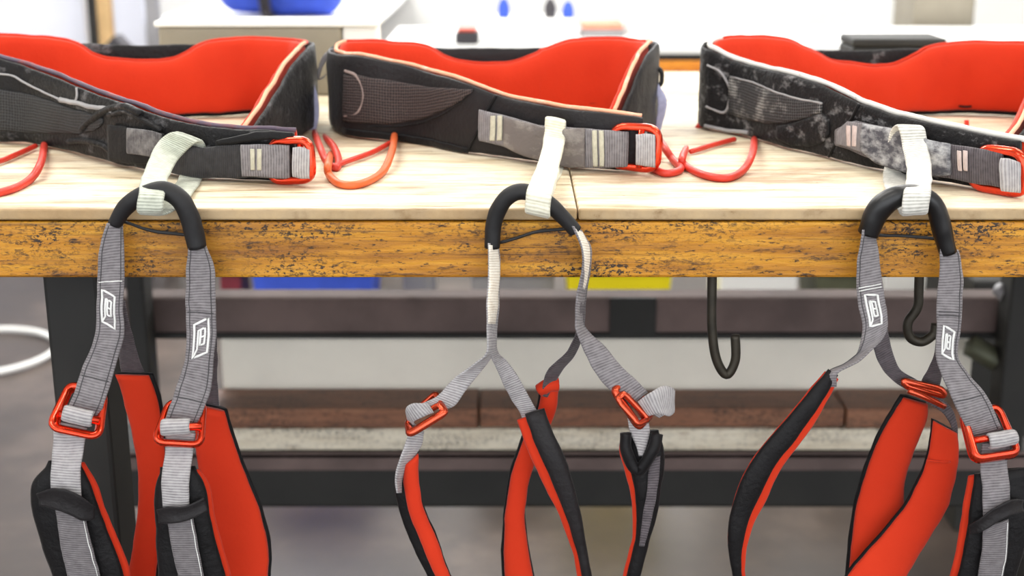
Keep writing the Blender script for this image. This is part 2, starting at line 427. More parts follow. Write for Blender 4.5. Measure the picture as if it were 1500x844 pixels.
# boards kept on the lower ledge
def board(x0, x1, Y, d, z0, z1, mat, label, cat='board', group='boards kept on the lower rail'):
    return tag(box('plank', (P(x0, 640, Y)[0], Y, z0), (P(x1, 640, Y)[0], Y + d, z1), mat, None, .003), label, cat, group)
z1 = P(0, 629, .80)[2]; z2 = P(0, 600, .80)[2]
board(330, 1420, .80, .09, SHZ, z1, 'plank_pale', 'long pale plank lying directly on the black lower rail')
board(300, 700, .802, .088, z1 + .0005, z2, 'plank_brown', 'brown weathered plank left of centre on top of the pale plank')
board(703, 1235, .806, .084, z1 + .0005, z2 - .001, 'plank_brown', 'reddish brown weathered plank right of centre on top of the pale plank')
board(1238, 1425, .802, .088, z1 + .0005, z2, 'plank_brown', 'short brown plank at the right end on top of the pale plank')
ws = box('white_sheet', (P(325, 540, .895)[0], .894, SHZ), (P(1423, 540, .895)[0], .909, P(0, 498, .895)[2]), 'white_sheet', None, .003)
tag(ws, 'wide off-white board standing on edge behind the brown planks', 'board')
# right-hand brackets of the frame
tube('brace', [P(1420, 505, .84), P(1530, 568, .84)], .017, 'steel_green', bench, sub=1, k=4)
tube('brace', [P(1462, 420, .84), P(1530, 492, .84)], .012, 'greyc', bench, sub=1, k=4)
tube('brace', [P(1466, 640, .845), P(1466, 552, .845)], .007, 'greyc', bench, sub=1, k=8)
pbox('rail_bracket', 893, 437, 962, 493, .853, .006, 'steel_black', bench, .001)
pbox('lower_rail_flange', 110, 664, 1520, 690, .79, .008, 'steel_brown', bench, .002)
# steel hooks under the front edge
def hook(pts, Y, label):
    base = P(pts[0][0], pts[0][1], Y)
    t = thing('steel_hook', label, 'hook', base, 'steel hooks under the bench edge')
    q = [P(x, y, Y + (e[0] if e else 0)) for x, y, *e in pts]; q[0] = V(q[0][0], Y, TH - .034)
    tube('hook_rod', q, .0042, 'hook', t, sub=8, k=12)
    box('mounting_plate', (base[0] - .014, Y - .012, TH - .0350), (base[0] + .014, Y + .02, TH - .0308), 'hook', t, .001)
hook([(1043, 375), (1043, 420), (1043, 480), (1049, 525), (1064, 549), (1077, 528), (1077, 491)], .055, 'thin dark J-shaped steel hook hanging under the ochre edge between two harnesses')
hook([(1346, 375), (1346, 420), (1344, 450), (1330, 473), (1333, 494), (1350, 501), (1367, 490), (1371, 475)], .055, 'thick dark curled steel hook behind the straps of the right harness')

# ------------------------------------------------------------------ belts
class Belt:
    def __init__(s, verts, left, sub=8):
        """open spiral standing on the bench; verts (x, contact y, shell-top y, padding-top y) in picture units,
        from the tucked-in inner end round the back to the free front end; left = index of the leftmost vertex"""
        pl, zs, zp = [], [], []
        for q in verts:
            x, yc, yt = q[:3]; yp = q[3] if len(q) > 3 else yt
            c = T(x, yc); pl.append((c[0], c[1])); zs.append(P(x, yt, c[1])[2]); zp.append(P(x, yp, c[1])[2])
        dat = catmull(np.c_[np.array(pl), zs, zp], sub)
        ker = np.hanning(7); ker /= ker.sum()
        def sm(v): return np.convolve(np.r_[np.repeat(v[:1], 6), v, np.repeat(v[-1:], 6)], ker, 'same')[6:-6]
        s.xy = dat[:, :2]; s.zs = sm(dat[:, 2]); s.zp = sm(dat[:, 3]); s.i0 = left * sub
        tg = np.gradient(s.xy, axis=0); tg /= np.linalg.norm(tg, axis=1)[:, None]
        s.out = np.c_[tg[:, 1], -tg[:, 0]]             # outward normal of the counter-clockwise path
    def ring(s, z, off=0):
        q = s.xy + s.out * off
        return np.c_[q, z]
    def P(s, px, py, off=0):
        off += .0046
        q = (s.xy + s.out * off)[s.i0:]; X, Yv = q[:, 0], q[:, 1]
        o = np.argsort(X); X, Yv = X[o], Yv[o]
        Y = Yv.mean()
        for _ in range(40):
            Y = .5 * Y + .5 * np.interp(P(px, py, Y)[0], X, Yv)
        return P(px, py, Y)

def inner_mark(B, parent, pts, mat, r=.0009, lift=.0125):
    q = (B.xy - B.out * lift)[24:B.i0 - 12]; o = np.argsort(q[:, 0]); X, Yv = q[o, 0], q[o, 1]; res = []
    for px, py in pts:
        Y = Yv.mean()
        for _ in range(40): Y = .5 * Y + .5 * np.interp(P(px, py, Y)[0], X, Yv)
        res.append(P(px, py, Y))
    return tube('quilting_tack', res, r, mat, parent, sub=4, k=6)
def belt_patch(B, name, xs, yt, yb, off, mat, parent, t=.002, nx=26, ny=8, p=6):
    X = np.linspace(xs[0], xs[-1], nx)
    top = np.interp(X, xs, yt); bot = np.interp(X, xs, yb)
    L = np.array([B.P(x, y, off) for x, y in zip(X, top)]); R = np.array([B.P(x, y, off) for x, y in zip(X, bot)])
    return sheet(name, L, R, t, mat, parent, 0, p=p, nu=ny)
def belt_line(B, name, pts, off, r, mat, parent, sub=5):
    return tube(name, [B.P(x, y, off) for x, y in pts], r, mat, parent, sub=sub, k=6)

def rounded(cs, rad=.32, n=5):
    """closed rounded polygon through 3-D corners"""
    cs = [np.asarray(c, float) for c in cs]; N = len(cs); out = []
    for i in range(N):
        a, b, c = cs[i - 1], cs[i], cs[(i + 1) % N]
        p = b + (a - b) * rad; q = b + (c - b) * rad
        for k in range(n + 1):
            t = k / n; out.append((1 - t) ** 2 * p + 2 * t * (1 - t) * b + t * t * q)
    return np.array(out)
def buckle(parent, corners, bar=None, mat='anod', r=.0034, name='buckle', second=None, rad=.3, flat=1.25):
    o = tube(name, rounded(corners, rad), r, mat, parent, closed=True, k=10, raw_pts=True, flat=flat)
    if bar is not None: tube('buckle_bar', [np.asarray(bar[0]), np.asarray(bar[1])], r * .9, mat, o, sub=1, k=8)
    if second is not None: tube('inner_frame', rounded(second, rad), r * .85, mat, o, closed=True, k=8, raw_pts=True)
    return o
def PP(lst, Y): return [P(q[0], q[1], q[2] if len(q) > 2 else Y) for q in lst]

def make_belt(parent, B, shell_mat, lip, lip_r=.0022):
    N = len(B.xy); zb = np.full(N, TH + .0025)
    sh = sheet('belt_shell', B.ring(B.zs), B.ring(zb), .005, shell_mat, parent, -.0025, p=8, nu=10)
    pd = sheet('belt_padding', B.ring(B.zp, -.0045), B.ring(zb + .004, -.0045), .008, 'red', parent, .0045, p=4, nu=10, crown=.003)
    rim = B.ring(B.zp + .0005, -.005); i0 = B.i0 - 14
    tube('rim_binding', rim[i0:], lip_r, lip, pd.o, k=8, raw_pts=True)
    tube('rim_binding', rim[:i0 + 1], .0018, 'red', pd.o, k=8, raw_pts=True)
    tube('end_binding', rim[:36] + V(0, 0, .0006), .0022, 'pale_lip', pd.o, k=8, raw_pts=True)
    # webbing joining the free front end to the tucked-in end
    a, b = B.xy[-1] - B.out[-1] * .006, B.xy[0] + B.out[0] * .004; m = (a + b) / 2 + np.array([.010, 0])
    cl = catmull([(*a, TH + .022), (*(a * .7 + m * .3 + np.array([.006, .004])), TH + .022), (*m, TH + .022), (*b, TH + .022)], 6)
    sheet('closure_webbing', cl + V(0, 0, .011), cl - V(0, 0, .011), .003, 'web_black', parent, 0)
    tube('lower_binding', B.ring(zb + .0015, -.004), .0026, 'black', sh.o, k=6, raw_pts=True)
    return sh.o, pd.o

def belay(name, parent, ctr, wid, mat, t=.0030, sub=8):
    """closed webbing loop: centre points (3-D) and half-width vectors"""
    C = catmull(ctr, sub, True); Wd = catmull(wid, sub, True)
    return sheet(name, C - Wd, C + Wd, t, mat, parent, 0, closed=True, p=8, nu=6)

def logo(S, d0, mat='thread', size=1.0, shear=.35, flip=1, u0=0.0, vs=1.0):
    """embroidered slanted square with an inner notch, on strap S at distance d0"""
    hw = np.linalg.norm(S.H[len(S.H) // 3])
    def q(x, y): return S.at(u0 + x * .62 * size, d0 + (y + shear * flip * x) * hw * 1.15 * size * vs, .0003)
    outer = [(-.75, -.9), (.75, -.9), (.75, .9), (-.75, .9)]
    inner = [(-.1, -.5), (.35, -.5), (.35, .35), (-.1, .35)]
    def line(pts, closed=True):
        res = []
        P_ = pts + ([pts[0]] if closed else [])
        for a, b in zip(P_[:-1], P_[1:]):
            for k in range(4): res.append(q(a[0] + (b[0] - a[0]) * k / 4, a[1] + (b[1] - a[1]) * k / 4))
        if not closed: res.append(q(*pts[-1]))
        return res
    o = tube('logo', line(outer), .00105, mat, S.o, closed=True, k=5, raw_pts=True)
    tube('logo', line(inner, True), .0009, mat, S.o, closed=True, k=5, raw_pts=True)
    tube('logo', line([(-.1, -.08), (.35, -.08)], False), .0008, mat, S.o, k=5, raw_pts=True)
    tube('logo', line([(-.75, .9), (-.35, .5), (-.35, -.5), (-.1, -.5)], False), .0008, mat, S.o, k=5, raw_pts=True)
def stitches(S, d0, mat='thread', rows=2, gap=.003):
    for k in range(rows):
        tube('stitch_line', [S.at(u, d0 + k * gap, .0002) for u in np.linspace(-.85, .85, 8)], .0005, mat, S.o, k=5, raw_pts=True)
def edge_stitch(S, mat, side, lift=.0001):
    tube('edge_stitch', [S.at(side, d, lift) for d in np.linspace(.002, S.d[-1] - .002, 60)], .0004, mat, S.o, k=4, raw_pts=True)
def gear_loop(parent, pts, mat, r=.0036):
    return tube('gear_loop', pts, r, mat, parent, sub=8, k=10)

#--HARNESSES--
WOB = .0011
def sleeve(parent, pts, r, mat='rubber', cord=None):
    o = tube('tie_in_sleeve', [P(*q) for q in pts], r, mat, parent, sub=8, k=14)
    if cord: tube('elastic_cord', [P(*q) for q in cord], .0014, 'cord', o, sub=6, k=8)
    return o
def fold(parent, L, R, mat='web_light', r=.006, name='strap_fold', t=.0022):
    """webbing turned over a buckle bar: half loop from the bar towards the viewer; L, R = picture points of the bar ends with depth"""
    a, b = np.asarray(L), np.asarray(R); ax = b - a; ax /= np.linalg.norm(ax)
    dn = np.array([0, 0, -1.0]); dn -= ax * np.dot(dn, ax); dn /= np.linalg.norm(dn); fr = np.cross(dn, ax)
    if fr[1] > 0: fr = -fr
    Ls, Rs = [], []
    for k in range(13):
        ang = math.radians(-100 + k * 20)
        o = fr * math.cos(ang) * r * .8 - dn * math.sin(ang) * r
        Ls.append(a + o); Rs.append(b + o)
    return sheet(name, Ls, Rs, t, mat, parent, 0, p=8, nu=6)
def keeper(parent, pairs, mat='charcoal', t=.004):
    return sheet('strap_keeper', *edges(pairs, None, 6), t, mat, parent, 0, p=3, crown=.003)

# ================================================================== harness in the middle
h2 = thing('climbing_harness', 'middle climbing harness with clean charcoal belt, cream belay loop and twisted edge-on leg straps', 'climbing harness', (0.05, .3, TH), 'climbing harnesses on the bench')
B2 = Belt([(905, 226, 167), (922, 217, 122), (938, 207, 82), (952, 196, 66), (956, 187, 62), (940, 180, 60), (901, 175, 66, 56), (846, 173, 68, 58), (798, 172, 70, 71), (783, 172, 70, 79),
           (754, 172, 71, 90), (724, 172, 71, 93), (680, 172, 71, 90), (651, 173, 71, 82), (625, 174, 70, 68), (570, 176, 68, 61), (515, 179, 68, 60), (493, 183, 68, 65),
           (490, 189, 75), (505, 199, 79), (545, 205, 84), (610, 210, 99), (680, 224, 119), (740, 232, 141), (800, 241, 153), (857, 248, 162), (915, 252, 168), (938, 252, 172)], 18)
sh2, pd2 = make_belt(h2, B2, 'charcoal', 'pale_lip')
belt_patch(B2, 'mesh_panel', [503, 530, 570, 625, 666, 692], [108, 110, 118, 127, 130, 131], [178, 181, 182, 173, 153, 134], .0010, 'mesh_brown', sh2, .0024)
belt_line(B2, 'scuffed_seam', [(505, 104), (520, 110), (531, 128), (532, 148), (524, 165), (505, 170)], .001, .0016, 'seam_pale', sh2)
belt_line(B2, 'panel_seam', [(692, 131), (672, 151), (640, 172), (600, 183), (540, 187)], .001, .0009, 'black', sh2)
belt_line(B2, 'panel_seam', [(725, 139), (712, 165), (697, 195), (683, 223)], .001, .0016, 'black', sh2)
belt_patch(B2, 'lower_trim', [502, 540, 590, 640, 684], [186, 193, 197, 206, 216], [197, 203, 207, 216, 224], .0012, 'black', sh2, .002)
wv = belt_patch(B2, 'tie_in_webbing', [702, 735, 790, 850, 920], [160, 168, 183, 188, 192], [206, 214, 236, 246, 246], .0080, 'web', h2, .003)
belt_patch(B2, 'tie_in_guard', [738, 760, 800, 830, 856], [171, 177, 186, 189, 188], [214, 226, 240, 245, 246], .0105, 'guard_grey', wv.o, .003)
for x0, mt in ((718, 'bartack'), (868, 'bartack')):
    for k in range(2):
        belt_patch(B2, 'bartack', [x0 + k * 10, x0 + 7 + k * 10], [169 + (x0 > 800) * 22] * 2, [206 + (x0 > 800) * 38] * 2, .0103, mt, wv.o, .001, nx=4)
bc = buckle(h2, [B2.P(899, 184, .003), B2.P(966, 188, .016), B2.P(962, 250, .016), B2.P(892, 241, .003)], (B2.P(940, 190, .012), B2.P(936, 246, .012)), 'anod', .0034, 'waist_buckle')
belt_patch(B2, 'webbing_tail', [931, 945, 960], [196, 195, 198], [242, 244, 246], .0185, 'web_light', h2, .005, p=4)
belay('belay_loop', h2,
      [B2.P(814, 175, .016), B2.P(812, 203, .019), P(803, 245, .09), P(793, 274, -.02), P(787, 300, -.034), P(786, 315, -.028), V(P(787, 300, 0)[0], .002, TH + .0035), V(P(800, 270, .1)[0], .10, TH + .0035), B2.P(811, 240, .004), B2.P(813, 190, .004)],
      [V(.0098, 0, -.002)] * 10, 'loop_cream')
sleeve(h2, [(722, 362, -.013), (724, 326, -.015), (734, 299, -.017), (755, 282, -.019), (780, 284, -.021), (808, 303, -.021), (829, 322, -.02), (843, 338, -.019)], [.0062, .0066, .0068, .0066, .0066, .0066, .0062, .006],
       cord=[(732, 356, -.006), (780, 342, -.004), (838, 334, -.008)])
# hanging straps: left twisted strap, splitting in two
Y0 = -.014
ribbon('leg_strap', [(716, 355, 731, 355, Y0, .6), (715, 395, 733, 395, Y0, .6), (713, 440, 729, 440, -.02, .8), (714, 480, 726, 480, -.022, .9), (713, 515, 725, 513, -.024, .9), (694, 533, 716, 529, -.026, .7), (664, 556, 692, 560, -.03, .3), (640, 580, 668, 592, -.034, .2), (618, 590, 646, 602, -.036, .2)], 'web_light', h2)
ribbon('leg_strap', [(719, 400, 733, 400, -.008, .6), (718, 440, 731, 440, -.015, .7), (717, 490, 728, 490, -.018, .9), (719, 520, 730, 516, -.015, .8), (726, 540, 744, 530, -.005, .4), (744, 576, 768, 568, .005, 0), (762, 606, 788, 604, .012, 0), (768, 625, 796, 622, .014, 0)], 'web_light', h2)
fs = ribbon('faded_strap', [(717, 358, 730, 358, Y0 - .003, .5), (716, 400, 732, 400, Y0 - .003, .5), (715, 440, 729, 440, -.023, .8), (716, 475, 725, 475, -.025, .9)], 'web_cream', h2, W=.018)
ribbon('leg_strap', [(838, 330, 852, 338, -.02, .6), (852, 365, 865, 365, -.018, .8), (853, 395, 864, 398, -.018, .9), (846, 430, 857, 432, -.02, .9), (843, 465, 853, 466, -.022, .9), (845, 490, 858, 482, -.026, .7), (858, 520, 886, 508, -.03, .3), (876, 552, 910, 536, -.036, .2), (897, 576, 932, 556, -.04, .1), (915, 598, 950, 576, -.042, .1)], 'web', h2)
ribbon('leg_strap', [(845, 345, 857, 352, -.012, .6), (856, 372, 866, 372, -.012, .8), (851, 410, 861, 412, -.012, .9), (847, 460, 856, 462, -.014, .9), (843, 490, 853, 494, -.008, .9), (828, 518, 842, 522, .003, .8), (804, 540, 826, 540, .015, .5), (795, 562, 814, 562, .025, .4), (794, 580, 812, 582, .03, .4)], 'web_dark', h2)
ribbon('faded_strap', [(841, 334, 853, 340, -.022, .5), (853, 362, 863, 364, -.021, .8), (854, 390, 862, 394, -.021, .9), (848, 420, 856, 424, -.022, .9)], 'web_cream', h2, W=.014)
# left buckle
lb = buckle(h2, [P(597, 618, -.036), P(645, 592, -.036), P(652, 604, -.046), P(600, 636, -.046)], None, 'anod_dark', .0028, 'leg_buckle', rad=.18)
tube('buckle_frame', rounded([P(604, 606, -.026), P(638, 576, -.026), P(646, 592, -.036), P(598, 616, -.036)], .18), .0026, 'anod_dark', lb, closed=True, k=8, raw_pts=True)
sheet('strap_tail', *edges([(626, 590, 634, 606, -.046), (606, 590, 622, 610, -.05), (595, 598, 606, 618, -.046), (598, 618, 612, 626, -.036), (604, 632, 622, 634, -.034)], None, 6), .0022, 'web_light', h2, 0, p=8)
ribbon('leg_strap', [(604, 626, 622, 632, -.036, .4), (594, 650, 618, 652, -.038, .5), (584, 676, 604, 674, -.04, .7), (580, 700, 592, 700, -.04, .9), (582, 722, 588, 722, -.04, .9)], 'web_light', h2)
pad(h2, [(580, 690, 612, 664, -.035), (577, 716, 614, 700, -.034), (584, 748, 620, 740, -.034), (600, 792, 640, 788, -.034), (622, 838, 660, 844, -.034), (650, 890, 690, 896, -.03), (700, 950, 735, 950, -.02), (760, 985, 790, 965, -.01)], 'red', 'black', .40, .0, .006)
# inner left-leg pad (black face with red edge), towards the centre
pad(h2, [(757, 616, 798, 604, .008), (768, 650, 812, 640, .004), (790, 700, 832, 690, 0), (816, 750, 848, 748, 0), (835, 800, 858, 800, 0), (846, 844, 866, 844, 0), (850, 900, 872, 900, 0), (830, 960, 860, 970, 0), (780, 970, 790, 990, -.008)], 'charcoal', 'red', .34, -.06, .007, front_name='outer_face')
# right-leg inner pad (red face)
pad(h2, [(791, 566, 820, 562, .035), (784, 600, 814, 604, .036), (760, 650, 793, 654, .038), (744, 705, 776, 705, .04), (736, 770, 770, 765, .04), (735, 844, 783, 844, .04), (745, 900, 800, 900, .03), (790, 960, 830, 945, .01), (850, 985, 860, 960, -.01)], 'red', 'black', .09, .03, .007)
tube('rolled_pad_end', [P(790, 572, .03), P(803, 564, .028), P(817, 563, .03)], .006, 'red', h2, sub=5)
# right buckle
rb = buckle(h2, [P(899, 572, -.042), P(921, 552, -.03), P(1002 - 48, 607, -.034), P(936, 626, -.052)], (P(908, 560, -.038), P(946, 616, -.046)), 'anod_dark', .0028, 'leg_buckle', rad=.16)
tube('buckle_frame', rounded([P(904, 584, -.05), P(914, 576, -.046), P(950, 614, -.046), P(934, 622, -.056)], .2), .0026, 'anod_dark', rb, closed=True, k=8, raw_pts=True)
sheet('strap_tail', *edges([(934, 588, 950, 610, -.046), (952, 576, 966, 606, -.05), (970, 566, 980, 610, -.044), (988, 572, 988, 606, -.036), (976, 588, 980, 606, -.03), (952, 604, 966, 612, -.03)], None, 6), .0022, 'web_light', h2, 0, p=8)
pad(h2, [(910, 640, 962, 634, -.036), (908, 662, 970, 665, -.038), (918, 700, 968, 700, -.04), (926, 745, 962, 745, -.04), (926, 790, 950, 790, -.04), (914, 838, 936, 844, -.04), (900, 890, 925, 896, -.035), (880, 940, 905, 950, -.02), (850, 960, 860, 990, -.006)], 'black', 'red', .16, -.05, .008, front_name='outer_face')
ribbon('leg_strap', [(918, 612, 950, 612, -.04, 0), (922, 632, 952, 632, -.044, 0), (930, 650, 948, 652, -.046, 0), (936, 668, 942, 668, -.048, 0)], 'web_light', h2, W=None)
tube('pad_fold', [P(916, 634, -.046), P(918, 660, -.05), P(936, 690, -.052), (P(956, 660, -.052)), P(962, 634, -.046)], .005, 'black', h2, sub=6, flat=1.3)
ribbon('pad_webbing', [(952, 672, 967, 668, -.048, 0), (948, 712, 964, 712, -.05, 0), (943, 750, 957, 752, -.05, 0), (936, 800, 944, 800, -.048, 0)], 'web_dark', h2, W=None)
# belt hardware: gear loops and rear straps
yl = T(490, 190)[1]
gear_loop(h2, [B2.P(578, 198, -.002), T(574, 222, .012), T(560, 252, .004), T(530, 269, .0035), T(500, 270, .0035), T(482, 256, .0035), T(481, 238, .01), P(489, 214, yl - .01), P(501, 190, yl + .004)], 'loop_orange')
gear_loop(h2, [T(574, 208, .004), T(548, 222, .004), T(515, 234, .004), T(487, 244, .004)], 'loop_red', .0026)
yr = T(958, 190)[1]
gear_loop(h2, [P(958, 190, yr), T(972, 214, .012), T(985, 233, .004), T(997, 248, .0035), T(975, 254, .0035), T(955, 246, .0035)], 'loop_red')
sheet('rear_strap', *edges([(953, 118, 960, 116, yr - .01), (960, 132, 968, 128, yr - .014), (964, 150, 977, 146, yr - .018), (962, 172, 975, 168, yr - .016), (954, 190, 966, 192, yr - .012)], None, 6), .002, 'web_lav', h2, 0)
tube('rear_ring', rounded([P(958, 98, yr - .01), P(969, 104, yr - .012), P(969, 124, yr - .012), P(958, 126, yr - .008)], .35), .0024, 'cord', h2, closed=True, k=8, raw_pts=True)
sheet('haul_loop', *edges([(489, 70, 492, 82, yl + .03), (478, 76, 482, 86, yl + .03), (468, 92, 473, 98, yl + .03), (463, 112, 468, 116, yl + .03), (470, 116, 475, 112, yl + .034), (482, 106, 485, 98, yl + .034), (490, 98, 492, 88, yl + .034)], None, 5), .0018, 'web_light', h2, 0)

# ================================================================== harness at the left
h1 = thing('climbing_harness', 'left climbing harness with ragged black belt and greenish-white belay loop', 'climbing harness', (-.3, .3, TH), 'climbing harnesses on the bench')
B1 = Belt([(368, 243, 190), (392, 230, 155), (412, 216, 122), (434, 202, 88), (454, 191, 67), (461, 183, 62), (452, 175, 60), (433, 170, 58), (383, 168, 66, 55), (333, 171, 66, 57), (300, 172, 65, 64), (277, 173, 65, 78),
           (253, 174, 66, 87), (217, 175, 66, 89), (167, 176, 66, 85), (143, 177, 65, 78), (123, 178, 64, 63), (100, 179, 63, 57), (50, 181, 60, 52), (0, 184, 58, 52), (-24, 188, 58), (-34, 195, 66), (-22, 204, 73),
           (0, 210, 80), (50, 213, 96), (100, 223, 115), (150, 236, 136), (207, 250, 156), (270, 259, 177), (333, 264, 187), (400, 267, 190), (436, 267, 193)], 21)
sh1, pd1 = make_belt(h1, B1, 'black_worn', 'mauve_lip')
belt_patch(B1, 'mesh_panel', [-5, 30, 70, 110, 140, 150], [130, 134, 146, 160, 168, 172], [190, 194, 196, 197, 192, 180], .0010, 'mesh_black', sh1, .0024)
belt_line(B1, 'scuffed_seam', [(-5, 108), (20, 112), (50, 128), (88, 146)], .001, .0011, 'seam_chalk', sh1)
belt_line(B1, 'torn_binding', [(88, 146), (110, 150), (130, 156), (150, 158), (170, 166)], .0015, .0024, 'seam_chalk', sh1)
belt_line(B1, 'torn_binding', [(112, 128), (113, 140), (110, 150)], .001, .0012, 'seam_chalk', sh1)
belt_line(B1, 'torn_binding', [(118, 190), (134, 176), (152, 163), (178, 156), (206, 166)], .002, .0034, 'black_worn', sh1)
belt_line(B1, 'torn_binding', [(100, 208), (122, 206), (148, 212), (166, 226)], .002, .0030, 'black_worn', sh1)
belt_line(B1, 'torn_binding', [(160, 168), (186, 164), (214, 178), (238, 192)], .002, .0028, 'black_worn', sh1)
belt_patch(B1, 'tie_in_guard', [160, 185, 200, 222, 242], [182, 186, 190, 192, 196], [236, 240, 240, 238, 240], .0040, 'guard_black', sh1, .004)
belt_patch(B1, 'worn_tape', [187, 200, 222, 238], [186, 188, 192, 196], [224, 226, 230, 232], .0070, 'web_worn', sh1, .002)
w1 = belt_patch(B1, 'tie_in_webbing', [238, 262, 300, 340, 360, 425], [204, 210, 216, 213, 211, 212], [250, 257, 261, 261, 260, 262], .0080, 'web_black', h1, .003)
belt_patch(B1, 'fabric_tail', [318, 345, 375, 400, 430], [206, 200, 193, 191, 194], [214, 211, 206, 203, 205], .0075, 'black', sh1, .004)
belt_patch(B1, 'grey_webbing', [354, 380, 424], [212, 210, 212], [258, 260, 262], .0105, 'web', w1.o, .0025)
for k in range(2): belt_patch(B1, 'bartack', [367 + k * 10, 373 + k * 10], [217, 217], [250, 250], .0125, 'bartack', w1.o, .001, nx=4)
buckle(h1, [B1.P(396, 206, .003), B1.P(454, 205, .016), B1.P(458, 264, .016), B1.P(396, 266, .003)], (B1.P(440, 207, .012), B1.P(440, 263, .012)), 'anod', .0034, 'waist_buckle')
belt_patch(B1, 'webbing_tail', [428, 440, 454], [216, 215, 218], [260, 262, 262], .0185, 'web_light', h1, .005, p=4)
belay('belay_loop', h1,
      [B1.P(272, 200, .016), B1.P(249, 218, .019), P(232, 248, .06), P(224, 276, -.022), P(220, 300, -.036), P(222, 313, -.028), T(246, 302, .0035), T(270, 276, .0035), B1.P(279, 258, .004), B1.P(284, 212, .004)],
      [V(.0112, 0, -.004), V(.0108, 0, -.006), V(.0108, 0, -.002), V(.0105, 0, -.001), V(.0105, 0, 0), V(.0105, 0, 0), V(.0105, .002, 0), V(.0105, .002, 0), V(.0108, 0, 0), V(.0112, 0, -.003)], 'loop_green')
sleeve(h1, [(168, 330, -.013), (184, 304, -.016), (208, 286, -.019), (236, 278, -.021), (262, 290, -.021), (279, 322, -.018), (289, 362, -.016)], [.0055, .0068, .007, .0072, .0078, .0082, .0078],
       cord=[(182, 326, -.006), (225, 338, -.004), (282, 346, -.008)])
sL = ribbon('leg_strap', [(157, 328, 180, 330, -.015, .3), (147, 365, 182, 360, -.017, .3), (143, 405, 182, 402, -.019), (142, 450, 182, 446, -.021), (138, 492, 181, 494, -.023), (122, 535, 167, 545, -.028), (110, 572, 155, 584, -.036), (102, 592, 148, 602, -.038), (97, 606, 143, 616, -.036)], 'web', h1)
edge_stitch(sL, 'thread_grey', .72); edge_stitch(sL, 'thread_grey', -.72)
logo(sL, .070, shear=.30, u0=-.10, vs=1.15); stitches(sL, .047, rows=1)
stitches(sL, .130, 'thread_grey', 1)
sR = ribbon('leg_strap', [(276, 358, 303, 360, -.018, .3), (273, 395, 314, 393, -.019), (272, 440, 316, 438, -.021), (273, 485, 316, 490, -.023), (272, 525, 313, 530, -.026), (260, 560, 309, 572, -.03), (247, 598, 296, 604, -.037), (242, 614, 290, 617, -.038), (240, 626, 287, 628, -.036)], 'web', h1)
edge_stitch(sR, 'thread_grey', .72); edge_stitch(sR, 'thread_grey', -.72)
logo(sR, .078, shear=-.30, u0=.05, vs=1.15); stitches(sR, .056, 'thread_grey', 1); stitches(sR, .130, 'thread_grey', 1)
ribbon('inner_strap', [(158, 440, 184, 440, -.014, 0), (164, 480, 190, 478, -.004, 0), (172, 512, 203, 520, .014, 0), (178, 548, 212, 548, .034, 0), (182, 570, 214, 570, .037, 0)], 'web_dark', h1, W=None)
ribbon('inner_strap', [(284, 470, 317, 470, -.014, 0), (290, 520, 319, 520, -.004, 0), (296, 560, 319, 560, .018, 0), (298, 596, 321, 600, .035, 0), (299, 620, 322, 622, .038, 0)], 'web_dark', h1, W=None)
pad(h1, [(168, 548, 222, 549, .028), (178, 580, 236, 588, .028), (190, 620, 243, 640, .028), (199, 670, 246, 690, .028), (202, 730, 244, 740, .026), (196, 790, 238, 790, .022), (184, 850, 232, 850, .016), (168, 920, 222, 920, 0), (140, 975, 190, 985, -.02), (110, 985, 140, 1010, -.035)], 'red', 'black', .03, .06, .007)
pad(h1, [(287, 592, 331, 602, .028), (286, 640, 347, 650, .03), (290, 690, 366, 702, .03), (298, 745, 384, 750, .03), (306, 795, 395, 795, .028), (310, 850, 397, 850, .02), (305, 920, 385, 925, 0), (290, 980, 345, 1000, -.025), (270, 990, 290, 1020, -.04)], 'red', 'black', .02, .035, .007)
pad(h1, [(74, 680, 122, 678, -.036), (52, 704, 138, 706, -.04), (50, 740, 152, 744, -.042), (62, 785, 170, 790, -.042), (80, 840, 190, 842, -.042), (98, 900, 192, 900, -.038), (110, 955, 180, 960, -.034), (120, 1005, 140, 985, -.034)], 'black', 'red', -.03, .055, .008, front_name='outer_face')
pad(h1, [(238, 690, 290, 688, -.036), (231, 712, 304, 712, -.04), (230, 745, 312, 750, -.042), (233, 800, 324, 800, -.042), (236, 850, 338, 850, -.042), (244, 910, 335, 910, -.04), (255, 965, 318, 965, -.038), (268, 1015, 288, 995, -.038)], 'black', 'red', -.03, .05, .008, front_name='outer_face')
